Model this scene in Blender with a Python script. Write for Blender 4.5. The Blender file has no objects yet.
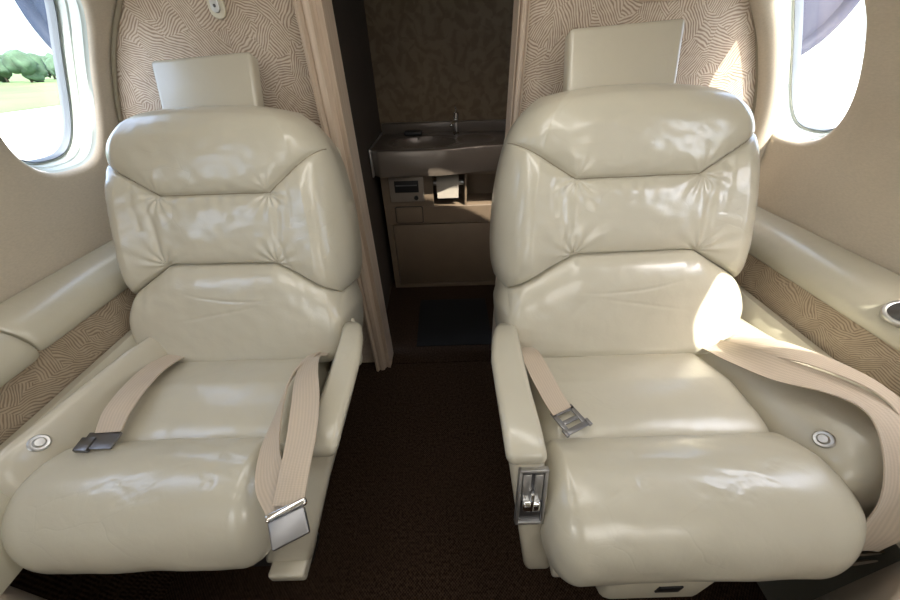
import bpy, bmesh, math, random
import numpy as np
from mathutils import Vector, Matrix, noise
random.seed(4)
S = bpy.context.scene
COL = S.collection

# ------------------------------------------------------------------ camera
F = 336.0
pitch, roll = math.radians(36.3), math.radians(1.8)
fw = Vector((0, math.cos(pitch), -math.sin(pitch)))
u0 = Vector((0, math.sin(pitch), math.cos(pitch))); r0 = Vector((1, 0, 0))
rr = r0 * math.cos(roll) - u0 * math.sin(roll)
uu = r0 * math.sin(roll) + u0 * math.cos(roll)
cd = bpy.data.cameras.new('camera'); cam = bpy.data.objects.new('camera', cd); COL.objects.link(cam)
M = Matrix.Identity(4)
for i in range(3):
    M[i][0], M[i][1], M[i][2] = rr[i], uu[i], -fw[i]
M[0][3], M[1][3], M[2][3] = 0, 0, 1.05
cam.matrix_world = M
cd.sensor_width = 36; cd.sensor_fit = 'HORIZONTAL'; cd.lens = F / 900 * 36
cd.clip_start = 0.02; cd.clip_end = 600
S.camera = cam
# ------------------------------------------------------------------ world, sun, exposure
S.view_settings.view_transform = 'Standard'
S.view_settings.look = 'None'
S.view_settings.gamma = 1
S.view_settings.use_curve_mapping = False
S.view_settings.exposure = 0.0
S.cycles.max_bounces = 10; S.cycles.diffuse_bounces = 5; S.cycles.transparent_max_bounces = 12
SUN_DIR = Vector((-0.35, 0.555, -0.965)).normalized()
w = bpy.data.worlds.new('sky'); S.world = w; w.use_nodes = True
nt = w.node_tree; nt.nodes.clear()
sky = nt.nodes.new('ShaderNodeTexSky'); sky.sky_type = 'NISHITA'; sky.sun_disc = False
sky.sun_elevation = math.asin(-SUN_DIR.z); sky.sun_rotation = math.atan2(-SUN_DIR.x, -SUN_DIR.y)
sky.dust_density = 4; sky.air_density = 1.0; sky.ozone_density = 1
bg = nt.nodes.new('ShaderNodeBackground'); bg.inputs[1].default_value = 1.0
wo = nt.nodes.new('ShaderNodeOutputWorld')
haze = nt.nodes.new('ShaderNodeMix'); haze.data_type = 'RGBA'; haze.blend_type = 'ADD'; haze.inputs[0].default_value = 1
haze.inputs[7].default_value = (1.05, 1.15, 1.30, 1)
nt.links.new(sky.outputs[0], haze.inputs[6]); nt.links.new(haze.outputs[2], bg.inputs[0]); nt.links.new(bg.outputs[0], wo.inputs[0])
sd = bpy.data.lights.new('sun', 'SUN'); sd.energy = 12.0; sd.angle = math.radians(0.6); sd.color = (1, .93, .80)
sun = bpy.data.objects.new('sun', sd); COL.objects.link(sun); sun.rotation_euler = SUN_DIR.to_track_quat('-Z', 'Y').to_euler()

def area(name, loc, target, sx, sy, power, color=(1, 1, 1)):
    l = bpy.data.lights.new(name, 'AREA'); l.shape = 'RECTANGLE'; l.size = sx; l.size_y = sy
    l.energy = power; l.color = color
    o = bpy.data.objects.new(name, l); COL.objects.link(o); o.location = loc
    o.rotation_euler = (Vector(target) - Vector(loc)).to_track_quat('-Z', 'Y').to_euler()
    return o
# added fill: two unseen ceiling lamps, and two forward lamps imitating window daylight
area('ceiling_fill_light', (-0.40, 0.05, 1.36), (-0.34, 0.15, 0.4), 0.12, 1.3, 3.2, (1, .97, .91))
area('ceiling_fill_light', (0.40, 0.05, 1.36), (0.34, 0.15, 0.4), 0.12, 1.3, 3.4, (1, .97, .91))
area('forward_fill_light', (-0.74, -0.75, 1.06), (0.1, 0.35, 0.75), 0.9, 0.34, 4.2, (.92, .97, 1))
area('forward_fill_light', (0.74, -0.75, 1.06), (-0.1, 0.35, 0.75), 0.9, 0.34, 5.0, (1, .97, .91))

# ------------------------------------------------------------------ materials
def mat(name):
    m = bpy.data.materials.new(name); m.use_nodes = True
    t = m.node_tree; b = t.nodes['Principled BSDF']
    return m, t, b
def nd(t, typ, **kw):
    n = t.nodes.new(typ)
    for k, v in kw.items(): setattr(n, k, v)
    return n
def mth(t, op, a, b=None, c=None):
    n = t.nodes.new('ShaderNodeMath'); n.operation = op
    for i, x in enumerate((a, b, c)):
        if x is None: continue
        if isinstance(x, (int, float)): n.inputs[i].default_value = x
        else: t.links.new(x, n.inputs[i])
    return n.outputs[0]
def ramp(t, fac, stops):
    n = t.nodes.new('ShaderNodeValToRGB'); t.links.new(fac, n.inputs[0])
    e = n.color_ramp.elements
    while len(e) < len(stops): e.new(.5)
    for i, (p, c) in enumerate(stops):
        e[i].position = p; e[i].color = (*c, 1) if len(c) == 3 else c
    return n.outputs[0]
def noise_n(t, vec, scale, detail=2, rough=.5, dist=0):
    n = t.nodes.new('ShaderNodeTexNoise'); n.inputs['Scale'].default_value = scale
    n.inputs['Detail'].default_value = detail; n.inputs['Roughness'].default_value = rough
    n.inputs['Distortion'].default_value = dist
    t.links.new(vec, n.inputs['Vector']); return n.outputs[0]
def bump(t, b, h, strength, dist, prev=None):
    n = t.nodes.new('ShaderNodeBump'); n.inputs['Strength'].default_value = strength
    n.inputs['Distance'].default_value = dist; t.links.new(h, n.inputs['Height'])
    if prev is not None: t.links.new(prev, n.inputs['Normal'])
    t.links.new(n.outputs[0], b.inputs['Normal']); return n.outputs[0]
def plain(name, col, rough=.5, metal=0.0, var=0.06, scale=12, bmp=0.0, bscale=200):
    m, t, b = mat(name)
    tc = nd(t, 'ShaderNodeTexCoord').outputs['Object']
    f = noise_n(t, tc, scale, 3)
    c = ramp(t, f, [(.25, tuple(x * (1 - var) for x in col)), (.75, tuple(min(1, x * (1 + var)) for x in col))])
    t.links.new(c, b.inputs['Base Color'])
    b.inputs['Roughness'].default_value = rough; b.inputs['Metallic'].default_value = metal
    if bmp: bump(t, b, noise_n(t, tc, bscale, 2), bmp, .001)
    return m
def leather(name, col, rough=.33, crease=.4):
    m, t, b = mat(name)
    tc = nd(t, 'ShaderNodeTexCoord').outputs['Object']
    n1 = noise_n(t, tc, 5, 4, .55)
    c = ramp(t, n1, [(.3, tuple(x * .93 for x in col)), (.7, col)])
    # wear creases: distance to the edges of stretched, wobbly cells
    wob = nd(t, 'ShaderNodeTexNoise'); wob.inputs['Scale'].default_value = 9; t.links.new(tc, wob.inputs['Vector'])
    vm = nd(t, 'ShaderNodeVectorMath', operation='MULTIPLY_ADD'); vm.inputs[1].default_value = (.09, .09, .09)
    t.links.new(wob.outputs['Color'], vm.inputs[0]); t.links.new(tc, vm.inputs[2])
    mp = nd(t, 'ShaderNodeMapping'); mp.inputs['Scale'].default_value = (.75, 1.4, 1.3); t.links.new(vm.outputs[0], mp.inputs[0])
    v = nd(t, 'ShaderNodeTexVoronoi', feature='DISTANCE_TO_EDGE'); v.inputs['Scale'].default_value = 11; t.links.new(mp.outputs[0], v.inputs['Vector'])
    v2 = nd(t, 'ShaderNodeTexVoronoi', feature='DISTANCE_TO_EDGE'); v2.inputs['Scale'].default_value = 34; t.links.new(mp.outputs[0], v2.inputs['Vector'])
    line = ramp(t, v.outputs[0], [(0, (0, 0, 0)), (.022, (1, 1, 1))])
    line2 = ramp(t, v2.outputs[0], [(0, (0, 0, 0)), (.06, (1, 1, 1))])
    msk = ramp(t, noise_n(t, tc, 4.2, 2), [(.52, (0, 0, 0)), (.66, (1, 1, 1))])
    mm = nd(t, 'ShaderNodeMix', data_type='RGBA'); t.links.new(msk, mm.inputs[0]); mm.inputs[6].default_value = (1, 1, 1, 1); t.links.new(line, mm.inputs[7])
    msk2 = ramp(t, noise_n(t, tc, 7.5, 2), [(.5, (0, 0, 0)), (.65, (1, 1, 1))])
    m2 = nd(t, 'ShaderNodeMix', data_type='RGBA'); t.links.new(msk2, m2.inputs[0]); m2.inputs[6].default_value = (1, 1, 1, 1); t.links.new(line2, m2.inputs[7])
    mc = nd(t, 'ShaderNodeMix', data_type='RGBA', blend_type='MULTIPLY'); mc.inputs[0].default_value = .06 * crease
    t.links.new(c, mc.inputs[6]); t.links.new(mm.outputs[2], mc.inputs[7])
    t.links.new(mc.outputs[2], b.inputs['Base Color'])
    b.inputs['Roughness'].default_value = rough
    b.inputs['Specular IOR Level'].default_value = .55
    b.inputs['Coat Weight'].default_value = .8; b.inputs['Coat Roughness'].default_value = .22
    p = bump(t, b, noise_n(t, tc, 420, 2), .10, .0006)
    p = bump(t, b, noise_n(t, tc, 28, 3, .5, .4), .30, .0035, p)
    p = bump(t, b, m2.outputs[2], .22 * crease, .0008, p)
    p = bump(t, b, mm.outputs[2], .28 * crease, .0015, p)
    t.links.new(ramp(t, noise_n(t, tc, 60, 3), [(.3, (rough * .85,) * 3), (.7, (rough * 1.15,) * 3)]), b.inputs['Roughness'])
    return m
def swirl(name, light, dark, k=1150, amp=40, ns=7.0, rough=.9, bm=.35, thr=.5, vs=17):
    """woven fabric covered with curling fingerprint lines"""
    m, t, b = mat(name)
    tc = nd(t, 'ShaderNodeTexCoord').outputs['Object']
    sp = nd(t, 'ShaderNodeSeparateXYZ'); t.links.new(tc, sp.inputs[0])
    wn = nd(t, 'ShaderNodeTexNoise'); wn.inputs['Scale'].default_value = ns; wn.inputs['Detail'].default_value = 2; t.links.new(tc, wn.inputs['Vector'])
    wv_ = nd(t, 'ShaderNodeVectorMath', operation='MULTIPLY_ADD'); wv_.inputs[1].default_value = (.10,) * 3
    t.links.new(wn.outputs['Color'], wv_.inputs[0]); t.links.new(tc, wv_.inputs[2])
    vo = nd(t, 'ShaderNodeTexVoronoi'); vo.inputs['Scale'].default_value = vs; t.links.new(wv_.outputs[0], vo.inputs['Vector'])
    sc_ = nd(t, 'ShaderNodeSeparateColor'); t.links.new(vo.outputs['Color'], sc_.inputs[0])
    th = mth(t, 'MULTIPLY', sc_.outputs[0], 3.14159)
    ab = mth(t, 'ADD', sp.outputs[0], sp.outputs[1])
    ph = mth(t, 'ADD', mth(t, 'MULTIPLY', mth(t, 'MULTIPLY', ab, mth(t, 'COSINE', th)), k), mth(t, 'MULTIPLY', mth(t, 'MULTIPLY', sp.outputs[2], mth(t, 'SINE', th)), k))
    ph = mth(t, 'ADD', ph, mth(t, 'MULTIPLY', noise_n(t, tc, 14, 2), amp))
    s = mth(t, 'SINE', ph)
    br = noise_n(t, tc, 70, 2)
    s2 = mth(t, 'ADD', mth(t, 'MULTIPLY', s, .5), mth(t, 'MULTIPLY', br, .9))
    c = ramp(t, s2, [(thr - .5, dark), (thr + .22, light)])
    big = ramp(t, noise_n(t, tc, 9, 3), [(.3, (.88, .86, .84)), (.7, (1, 1, 1))])
    mx = nd(t, 'ShaderNodeMix', data_type='RGBA', blend_type='MULTIPLY'); mx.inputs[0].default_value = 1
    t.links.new(c, mx.inputs[6]); t.links.new(big, mx.inputs[7]); t.links.new(mx.outputs[2], b.inputs['Base Color'])
    b.inputs['Roughness'].default_value = rough; b.inputs['Specular IOR Level'].default_value = .15
    bump(t, b, s2, bm, .0012)
    return m
def fabric(name, col, scale=420, bmp=.25, rough=.9):
    m, t, b = mat(name)
    tc = nd(t, 'ShaderNodeTexCoord').outputs['Object']
    mp = nd(t, 'ShaderNodeMapping'); mp.inputs['Scale'].default_value = (1, .35, 1); t.links.new(tc, mp.inputs[0])
    f = noise_n(t, mp.outputs[0], scale, 3)
    g = noise_n(t, tc, 7, 3)
    c = ramp(t, mth(t, 'ADD', mth(t, 'MULTIPLY', f, .6), mth(t, 'MULTIPLY', g, .4)), [(.35, tuple(x * .88 for x in col)), (.65, col)])
    t.links.new(c, b.inputs['Base Color']); b.inputs['Roughness'].default_value = rough
    b.inputs['Specular IOR Level'].default_value = .2
    bump(t, b, f, bmp, .001); return m
def carpet_mat():
    m, t, b = mat('dark brown carpet')
    tc = nd(t, 'ShaderNodeTexCoord').outputs['Object']
    sp = nd(t, 'ShaderNodeSeparateXYZ'); t.links.new(tc, sp.inputs[0])
    a = mth(t, 'MULTIPLY', mth(t, 'SINE', mth(t, 'MULTIPLY', sp.outputs[0], 900)), mth(t, 'SINE', mth(t, 'MULTIPLY', sp.outputs[1], 900)))
    f = mth(t, 'ADD', mth(t, 'MULTIPLY', a, .22), noise_n(t, tc, 160, 3))
    c = ramp(t, f, [(.3, (.012, .006, .0035)), (.75, (.056, .036, .024))])
    t.links.new(c, b.inputs['Base Color']); b.inputs['Roughness'].default_value = 1; b.inputs['Specular IOR Level'].default_value = .05
    bump(t, b, f, .6, .002); return m
def wood_mat(name, a, bcol):
    m, t, b = mat(name)
    tc = nd(t, 'ShaderNodeTexCoord').outputs['Object']
    mp = nd(t, 'ShaderNodeMapping'); mp.inputs['Scale'].default_value = (60, 60, 3); t.links.new(tc, mp.inputs[0])
    f = noise_n(t, mp.outputs[0], 1.5, 4, .6)
    t.links.new(ramp(t, f, [(.3, a), (.7, bcol)]), b.inputs['Base Color'])
    b.inputs['Roughness'].default_value = .45; bump(t, b, f, .1, .001); return m
def webbing(name, col):
    m, t, b = mat(name)
    uv = nd(t, 'ShaderNodeTexCoord').outputs['UV']
    sp = nd(t, 'ShaderNodeSeparateXYZ'); t.links.new(uv, sp.inputs[0])
    s = mth(t, 'SINE', mth(t, 'MULTIPLY', sp.outputs[0], 6.28 * 9))
    s2 = mth(t, 'SINE', mth(t, 'MULTIPLY', sp.outputs[1], 6.28 * 500))
    f = mth(t, 'ADD', mth(t, 'MULTIPLY', s, .25), mth(t, 'MULTIPLY', s2, .2)); f = mth(t, 'ADD', f, .5)
    t.links.new(ramp(t, f, [(.1, tuple(x * .82 for x in col)), (.9, col)]), b.inputs['Base Color'])
    b.inputs['Roughness'].default_value = .6; b.inputs['Specular IOR Level'].default_value = .3
    b.inputs['Sheen Weight'].default_value = .2
    bump(t, b, f, .3, .0006); return m
def glass_mat():
    m = bpy.data.materials.new('window acrylic'); m.use_nodes = True; t = m.node_tree; t.nodes.clear()
    tr = nd(t, 'ShaderNodeBsdfTransparent'); tr.inputs[0].default_value = (.93, .96, .97, 1)
    gl = nd(t, 'ShaderNodeBsdfGlossy'); gl.inputs['Roughness'].default_value = .03
    fr = nd(t, 'ShaderNodeLayerWeight'); fr.inputs[0].default_value = .5; ff = mth(t, 'MULTIPLY_ADD', mth(t, 'POWER', fr.outputs['Facing'], 5), .6, .03)
    mx = nd(t, 'ShaderNodeMixShader'); o = nd(t, 'ShaderNodeOutputMaterial')
    t.links.new(ff, mx.inputs[0]); t.links.new(tr.outputs[0], mx.inputs[1]); t.links.new(gl.outputs[0], mx.inputs[2])
    t.links.new(mx.outputs[0], o.inputs[0]); return m

LEATHER = leather('cream leather', (.56, .525, .425))
LEATHER2 = leather('cream leather arm', (.55, .51, .41), .38, .25)
LEDGE = leather('sidewall ledge vinyl', (.50, .47, .37), .40, 0.1)
WALLFAB = fabric('beige sidewall fabric', (.61, .54, .435))
SWIRL = swirl('bulkhead fabric', (.64, .55, .45), (.33, .25, .195))
SWIRL2 = swirl('lower sidewall fabric', (.46, .38, .285), (.27, .21, .15), k=1350, amp=55, ns=10, vs=24)
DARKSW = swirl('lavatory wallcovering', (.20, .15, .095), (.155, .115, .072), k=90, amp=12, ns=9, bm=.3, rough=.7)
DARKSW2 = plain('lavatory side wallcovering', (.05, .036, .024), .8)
CARPET = carpet_mat()
WOOD = wood_mat('pale pinkish wood', (.46, .36, .27), (.58, .47, .37))
BELT = webbing('beige seat belt webbing', (.57, .475, .375))
METAL = plain('brushed steel', (.62, .62, .62), .40, 1.0, .05, 40, .05, 300)
DKMETAL = plain('dark steel', (.22, .22, .23), .35, 1.0)
CHROME = plain('chrome', (.8, .8, .8), .12, 1.0, .02)
GUNMETAL = plain('grey steel', (.30, .30, .31), .42, 1.0)
BLACK = plain('black plastic', (.012, .012, .013), .45)
PLASTIC = plain('cream moulded plastic', (.60, .56, .45), .35, 0, .03)
FRAME = plain('pale window frame plastic', (.50, .56, .53), .30, 0, .02)
GASKET = plain('dark grey gasket', (.13, .15, .17), .6)
GLASS = glass_mat()
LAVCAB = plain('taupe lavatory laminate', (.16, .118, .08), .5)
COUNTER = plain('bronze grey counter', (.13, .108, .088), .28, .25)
PAPER = plain('white tissue paper', (.42, .38, .32), .9, 0, .02, 30, .1, 90)
PIPING = plain('seam piping', (.30, .26, .19), .6)

# ------------------------------------------------------------------ helpers
def tag(o, label=None, cat=None, group=None, kind=None):
    if label: o['label'] = label
    if cat: o['category'] = cat
    if group: o['group'] = group
    if kind: o['kind'] = kind
    return o
def empty(name, loc, **kw):
    o = bpy.data.objects.new(name, None); COL.objects.link(o); o.location = loc; o.empty_display_size = .05
    return tag(o, **kw)
def origin(p):
    v = Vector((0, 0, 0))
    while p is not None: v += p.location; p = p.parent
    return v
def link(name, bm, m, parent=None, smooth=True, angle=None):
    off = origin(parent)
    bmesh.ops.recalc_face_normals(bm, faces=bm.faces)
    for v in bm.verts: v.co -= off
    me = bpy.data.meshes.new(name); bm.to_mesh(me); bm.free()
    ms = m if isinstance(m, (list, tuple)) else [m]
    for x in ms: me.materials.append(x)
    if smooth:
        me.polygons.foreach_set('use_smooth', [True] * len(me.polygons))
        if angle: me.set_sharp_from_angle(angle=math.radians(angle))
    o = bpy.data.objects.new(name, me); COL.objects.link(o)
    if parent: o.parent = parent
    return o
def grid(bm, P, closed_u=False, closed_v=False, mi=0):
    nu, nv = P.shape[:2]
    vs = [[bm.verts.new(P[i, j]) for j in range(nv)] for i in range(nu)]
    for i in range(nu if closed_u else nu - 1):
        for j in range(nv if closed_v else nv - 1):
            f = bm.faces.new((vs[i][j], vs[(i + 1) % nu][j], vs[(i + 1) % nu][(j + 1) % nv], vs[i][(j + 1) % nv]))
            f.material_index = mi
    return vs
def box(bm, lo, hi, bev=0.0, seg=2, mi=0, mat4=None):
    lo = Vector(lo); hi = Vector(hi)
    r = bmesh.ops.create_cube(bm, size=1)
    vs = r['verts']
    for v in vs: v.co = Vector((lo[k] + (hi[k] - lo[k]) * (v.co[k] + .5) for k in range(3)))
    if bev:
        es = list({e for v in vs for e in v.link_edges})
        g = bmesh.ops.bevel(bm, geom=es, offset=bev, segments=seg, profile=.5, affect='EDGES')
        vs = list({v for f in g['faces'] for v in f.verts} | {v for v in vs if v.is_valid})
        # all verts of this island
        seen = set(vs); st = list(vs)
        while st:
            a = st.pop()
            for e in a.link_edges:
                o = e.other_vert(a)
                if o not in seen: seen.add(o); st.append(o)
        vs = list(seen)
    if mat4:
        for v in vs: v.co = mat4 @ v.co
    for f in {f for v in vs for f in v.link_faces}: f.material_index = mi
    return vs
def abox(name, lo, hi, m, parent=None, bev=.003, seg=2, mat4=None):
    bm = bmesh.new(); box(bm, lo, hi, bev, seg, mat4=mat4); return link(name, bm, m, parent, True, 40)
def prism(bm, pts, axis, a, b, bev=0, seg=3, inset=None):
    """extrude a 2D outline along axis ('x','y','z') between a and b"""
    def mk(p, t):
        return {'x': (t, p[0], p[1]), 'y': (p[0], t, p[1]), 'z': (p[0], p[1], t)}[axis]
    A = [bm.verts.new(mk(p, a)) for p in pts]; B = [bm.verts.new(mk(p, b)) for p in pts]
    n = len(pts); fs = [bm.faces.new(A), bm.faces.new(B[::-1])]
    for i in range(n): fs.append(bm.faces.new((A[i], A[(i + 1) % n], B[(i + 1) % n], B[i])))
    bmesh.ops.recalc_face_normals(bm, faces=fs)
    if bev:
        es = list({e for f in fs[:2] for e in f.edges})
        bmesh.ops.bevel(bm, geom=es, offset=bev, segments=seg, profile=.5, affect='EDGES')
def cat(pts, n):
    pts = np.array(pts, float); m = len(pts)
    P = np.vstack([2 * pts[0] - pts[1], pts, 2 * pts[-1] - pts[-2]])
    out = []
    for k in np.linspace(0, m - 1, n):
        i = min(int(k), m - 2); t = k - i; p0, p1, p2, p3 = P[i:i + 4]
        out.append(.5 * (2 * p1 + (p2 - p0) * t + (2 * p0 - 5 * p1 + 4 * p2 - p3) * t * t + (3 * p1 - p0 - 3 * p2 + p3) * t ** 3))
    return np.array(out)
def tube(bm, pts, r, n=12, seg=24, mi=0, smooth=True):
    C = cat(pts, seg) if smooth else np.array(pts, float)
    R = r if hasattr(r, '__len__') else [r] * len(C)
    rings = []; up = Vector((0, 0, 1))
    for i, c in enumerate(C):
        t = Vector(C[min(i + 1, len(C) - 1)] - C[max(i - 1, 0)]).normalized()
        a = t.cross(up)
        if a.length < .05: a = t.cross(Vector((1, 0, 0)))
        a.normalize(); b = t.cross(a); 
        rings.append([tuple(Vector(c) + (a * math.cos(q) + b * math.sin(q)) * R[i]) for q in np.linspace(0, 2 * math.pi, n, endpoint=False)])
    vs = grid(bm, np.array(rings), closed_v=True, mi=mi)
    bm.faces.new(vs[0][::-1]); bm.faces.new(vs[-1])
def lathe(bm, prof, origin_, axis, n=40, mi=0):
    ax = Vector(axis).normalized(); a = ax.orthogonal().normalized(); b = ax.cross(a)
    P = np.array([[tuple(Vector(origin_) + ax * h + (a * math.cos(q) + b * math.sin(q)) * r) for q in np.linspace(0, 2 * math.pi, n, endpoint=False)] for r, h in prof])
    vs = grid(bm, P, closed_v=True, mi=mi)
    if prof[0][0] > 1e-5: bm.faces.new(vs[0][::-1])
    if prof[-1][0] > 1e-5: bm.faces.new(vs[-1])
    bmesh.ops.remove_doubles(bm, verts=bm.verts, dist=1e-6)
def ribbon(name, key, width, m, parent, n=60, th=.0022, curl=0.0):
    """webbing strap; key = [(centre xyz, side direction xyz[, width factor])]"""
    C = cat([k[0] for k in key], n); D = cat([k[1] for k in key], n)
    Wd = cat([(k[2] if len(k) > 2 else 1, 0) for k in key], n)[:, 0]
    bm = bmesh.new(); uvl = bm.loops.layers.uv.new('UVMap')
    T = np.gradient(C, axis=0); T /= np.linalg.norm(T, axis=1)[:, None]
    D = D - (D * T).sum(1)[:, None] * T; D /= np.linalg.norm(D, axis=1)[:, None]
    N = np.cross(T, D); L = np.concatenate([[0], np.cumsum(np.linalg.norm(np.diff(C, axis=0), axis=1))])
    K = 9; prof = []
    us = np.linspace(-1, 1, K)
    for u in us: prof.append((u, 1))
    for u in us[::-1]: prof.append((u, -1))
    P = np.zeros((n, len(prof), 3))
    for j, (u, sgn) in enumerate(prof):
        P[:, j] = C + D * (u * width * .5 * Wd)[:, None] + N * (sgn * th * .5 + curl * (u * u) + .0015 * np.sin(L * 35 + u * 2))[:, None]
    vs = grid(bm, P, closed_v=True)
    bm.faces.new(vs[0][::-1]); bm.faces.new(vs[-1])
    idx = {}
    for i in range(n):
        for j in range(len(prof)): idx[vs[i][j]] = ((prof[j][0] + 1) / 2, L[i])
    for f in bm.faces:
        for l in f.loops: l[uvl].uv = idx[l.vert]
    return link(name, bm, m, parent, True, 60)
def fq(q):
    q = np.clip(q, 0, 1); return np.sqrt(1 - (1 - q) ** 2)
def seg_dist(X, H, a, b):
    a = np.array(a); b = np.array(b); d = b - a
    t = np.clip(((X - a[0]) * d[0] + (H - a[1]) * d[1]) / (d @ d), 0, 1)
    return np.hypot(X - a[0] - t * d[0], H - a[1] - t * d[1])
def vnoise(X, H, sx, sh, seed=0.):
    out = np.empty(X.shape); it = np.nditer(X, flags=['multi_index'])
    for _ in it:
        i = it.multi_index; out[i] = noise.noise(Vector((X[i] * sx + seed, H[i] * sh, seed * 1.7)))
    return out
def sm_interp(t, kp, kv):
    f = np.linspace(0, 1, 201); y = np.interp(f, kp, kv)
    for _ in range(3):
        yp = np.pad(y, 6, mode='edge'); yp[:6] = 2 * y[0] - y[6:0:-1]; yp[-6:] = 2 * y[-1] - y[-2:-8:-1]
        y = np.convolve(yp, np.ones(13) / 13, 'valid')
    return np.interp(t, f, y)

# ------------------------------------------------------------------ fuselage wall profile
PROF = cat([(.862, .52), (.872, .70), (.862, .88), (.800, 1.035), (.720, 1.15), (.60, 1.265), (.42, 1.37), (.2, 1.43), (0, 1.445)], 161)
ARC = np.concatenate([[0], np.cumsum(np.linalg.norm(np.diff(PROF, axis=0), axis=1))])
def prof_at(v):
    x = np.interp(v, ARC, PROF[:, 0]); z = np.interp(v, ARC, PROF[:, 1])
    dx = np.interp(v + .004, ARC, PROF[:, 0]) - np.interp(v - .004, ARC, PROF[:, 0])
    dz = np.interp(v + .004, ARC, PROF[:, 1]) - np.interp(v - .004, ARC, PROF[:, 1])
    l = np.hypot(dx, dz); return x, z, dz / l, -dx / l       # outward normal (x,z) for the +x side
def v_of_z(z): return float(np.interp(z, PROF[:, 1], ARC))
V0, V1 = v_of_z(.62), v_of_z(1.375)
WC = v_of_z(1.026); WHV = .225
def wall_pt(s, y, v, dep=0.0):
    x, z, nx, nz = prof_at(v)
    return (s * (x + nx * dep), y, z + nz * dep)
PW, Y_FRONT, Y_BACK = .16, -1.3, 1.03
def superell(q, a, b, p=2.8):
    c, s_ = math.cos(q), math.sin(q)
    r = (abs(c / a) ** p + abs(s_ / b) ** p) ** (-1 / p)
    return r * c, r * s_
NA = 96
NW = 320
HW, HV = .118, .186
def side_wall(s, name, centres, label):
    bm = bmesh.new()
    ys = [Y_FRONT]
    centres = sorted(centres)
    spans = []
    cur = Y_FRONT
    for c in centres:
        spans.append((cur, c - PW)); cur = c + PW
    spans.append((cur, Y_BACK))
    va, vb = WC - .27, WC + .27
    for a, b in spans:
        if b - a > 1e-3:
            nY = max(2, int((b - a) / .04) + 1)
            grid(bm, np.array([[wall_pt(s, y, v) for v in np.linspace(V0, V1, 160)] for y in np.linspace(a, b, nY)]))
    for c in centres:
        b_ = min(c + PW, Y_BACK)
        for lo, hi in ((V0, va), (vb, V1)):
            if hi > lo: grid(bm, np.array([[wall_pt(s, y, v) for v in np.linspace(lo, hi, 10)] for y in np.linspace(c - PW, b_, 9)]))
        rows = []
        angs = np.linspace(0, 2 * math.pi, NW, endpoint=False)
        def rect(q):
            cx, sx = math.cos(q), math.sin(q)
            k = min((b_ - c if cx > 0 else PW) / max(abs(cx), 1e-6), .27 / max(abs(sx), 1e-6))
            return k * cx, k * sx
        outer = [rect(q) for q in angs]
        # snap the rectangle's corners
        for corner in ((b_ - c, .27), (-PW, .27), (-PW, -.27), (b_ - c, -.27)):
            i = min(range(NW), key=lambda k: (outer[k][0] - corner[0]) ** 2 + (outer[k][1] - corner[1]) ** 2); outer[i] = corner
        inner = [superell(q, HW + .012, HV + .012) for q in angs]
        for k in np.linspace(0, 1, 7):
            rows.append([wall_pt(s, c + o[0] * (1 - k) + i[0] * k, WC + o[1] * (1 - k) + i[1] * k) for o, i in zip(outer, inner)])
        for k in np.linspace(0.15, 1, 6):      # rounded lip
            q = k * math.pi / 2
            g = .012 * (1 - math.sin(q)); dp = .012 * (1 - math.cos(q))
            rows.append([wall_pt(s, c + e[0], WC + e[1], dp) for e in (superell(a2, HW + g, HV + g) for a2 in angs)])
        grid(bm, np.array(rows), closed_v=True)
    bmesh.ops.remove_doubles(bm, verts=bm.verts, dist=1e-4)
    return tag(link(name, bm, WALLFAB), label, 'wall', kind='structure')
def window(idx, s, c, label):
    bm = bmesh.new(); angs = np.linspace(0, 2 * math.pi, NA, endpoint=False)
    steps = [(1.0, .010), (.985, .014), (.965, .016), (.955, .022), (.950, .034), (.925, .036), (.915, .040), (.905, .052), (.88, .054), (.872, .060)]
    rows = [[wall_pt(s, c + e[0], WC + e[1], dp) for e in (superell(a, HW * k, HV * (1 - (1 - k) * .55)) for a in angs)] for k, dp in steps]
    grid(bm, np.array(rows), closed_v=True)
    fr = tag(link('window_%d' % idx, bm, FRAME, None, True, 35), label, 'window', kind='structure')
    bm = bmesh.new()
    steps = [(.874, .056), (.868, .050), (.850, .050), (.838, .056), (.836, .066)]
    rows = [[wall_pt(s, c + e[0], WC + e[1], dp) for e in (superell(a, HW * k, HV * (1 - (1 - k) * .55)) for a in angs)] for k, dp in steps]
    grid(bm, np.array(rows), closed_v=True)
    link('gasket', bm, GASKET, fr, True, 50)
    bm = bmesh.new()
    rows = [[wall_pt(s, c + e[0] * k, WC + e[1] * k, .060) for e in (superell(a, HW * .87, HV * .93) for a in angs)] for k in (1, .75, .5, .25, .02)]
    vs = grid(bm, np.array(rows), closed_v=True); bm.faces.new(vs[-1])
    link('pane', bm, GLASS, fr)
    return fr
side_wall(-1, 'wall_left', [.832, .18], 'beige fabric sidewall of the cabin, left of the picture')
side_wall(1, 'wall_right', [.905, .228], 'beige fabric sidewall of the cabin, right of the picture')
for i, (s, c) in enumerate([(-1, .832), (1, .905), (-1, .18), (1, .228)]):
    window(i + 1, s, c, 'rounded cabin window beside the %s seat' % ('left' if s < 0 else 'right') if i < 2 else 'rounded cabin window farther forward')
# ceiling
bm = bmesh.new()
vv = np.linspace(V1 - .002, ARC[-1], 16)
R = [wall_pt(1, 0, v) for v in vv]; sec = [(p[0], p[2]) for p in R] + [(-p[0], p[2]) for p in R[::-1][1:]]
grid(bm, np.array([[(x, y, z) for x, z in sec] for y in np.linspace(Y_FRONT, Y_BACK, 20)]))
tag(link('ceiling', bm, plain('ceiling panel', (.66, .61, .52), .7)), 'pale cabin ceiling', 'ceiling', kind='structure')
# forward closing bulkhead of the cabin, behind the camera
tag(abox('wall_front', (-.9, -1.36, 0), (.9, -1.31, 1.47), WALLFAB), 'forward cabin bulkhead', 'wall', kind='structure')
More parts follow.
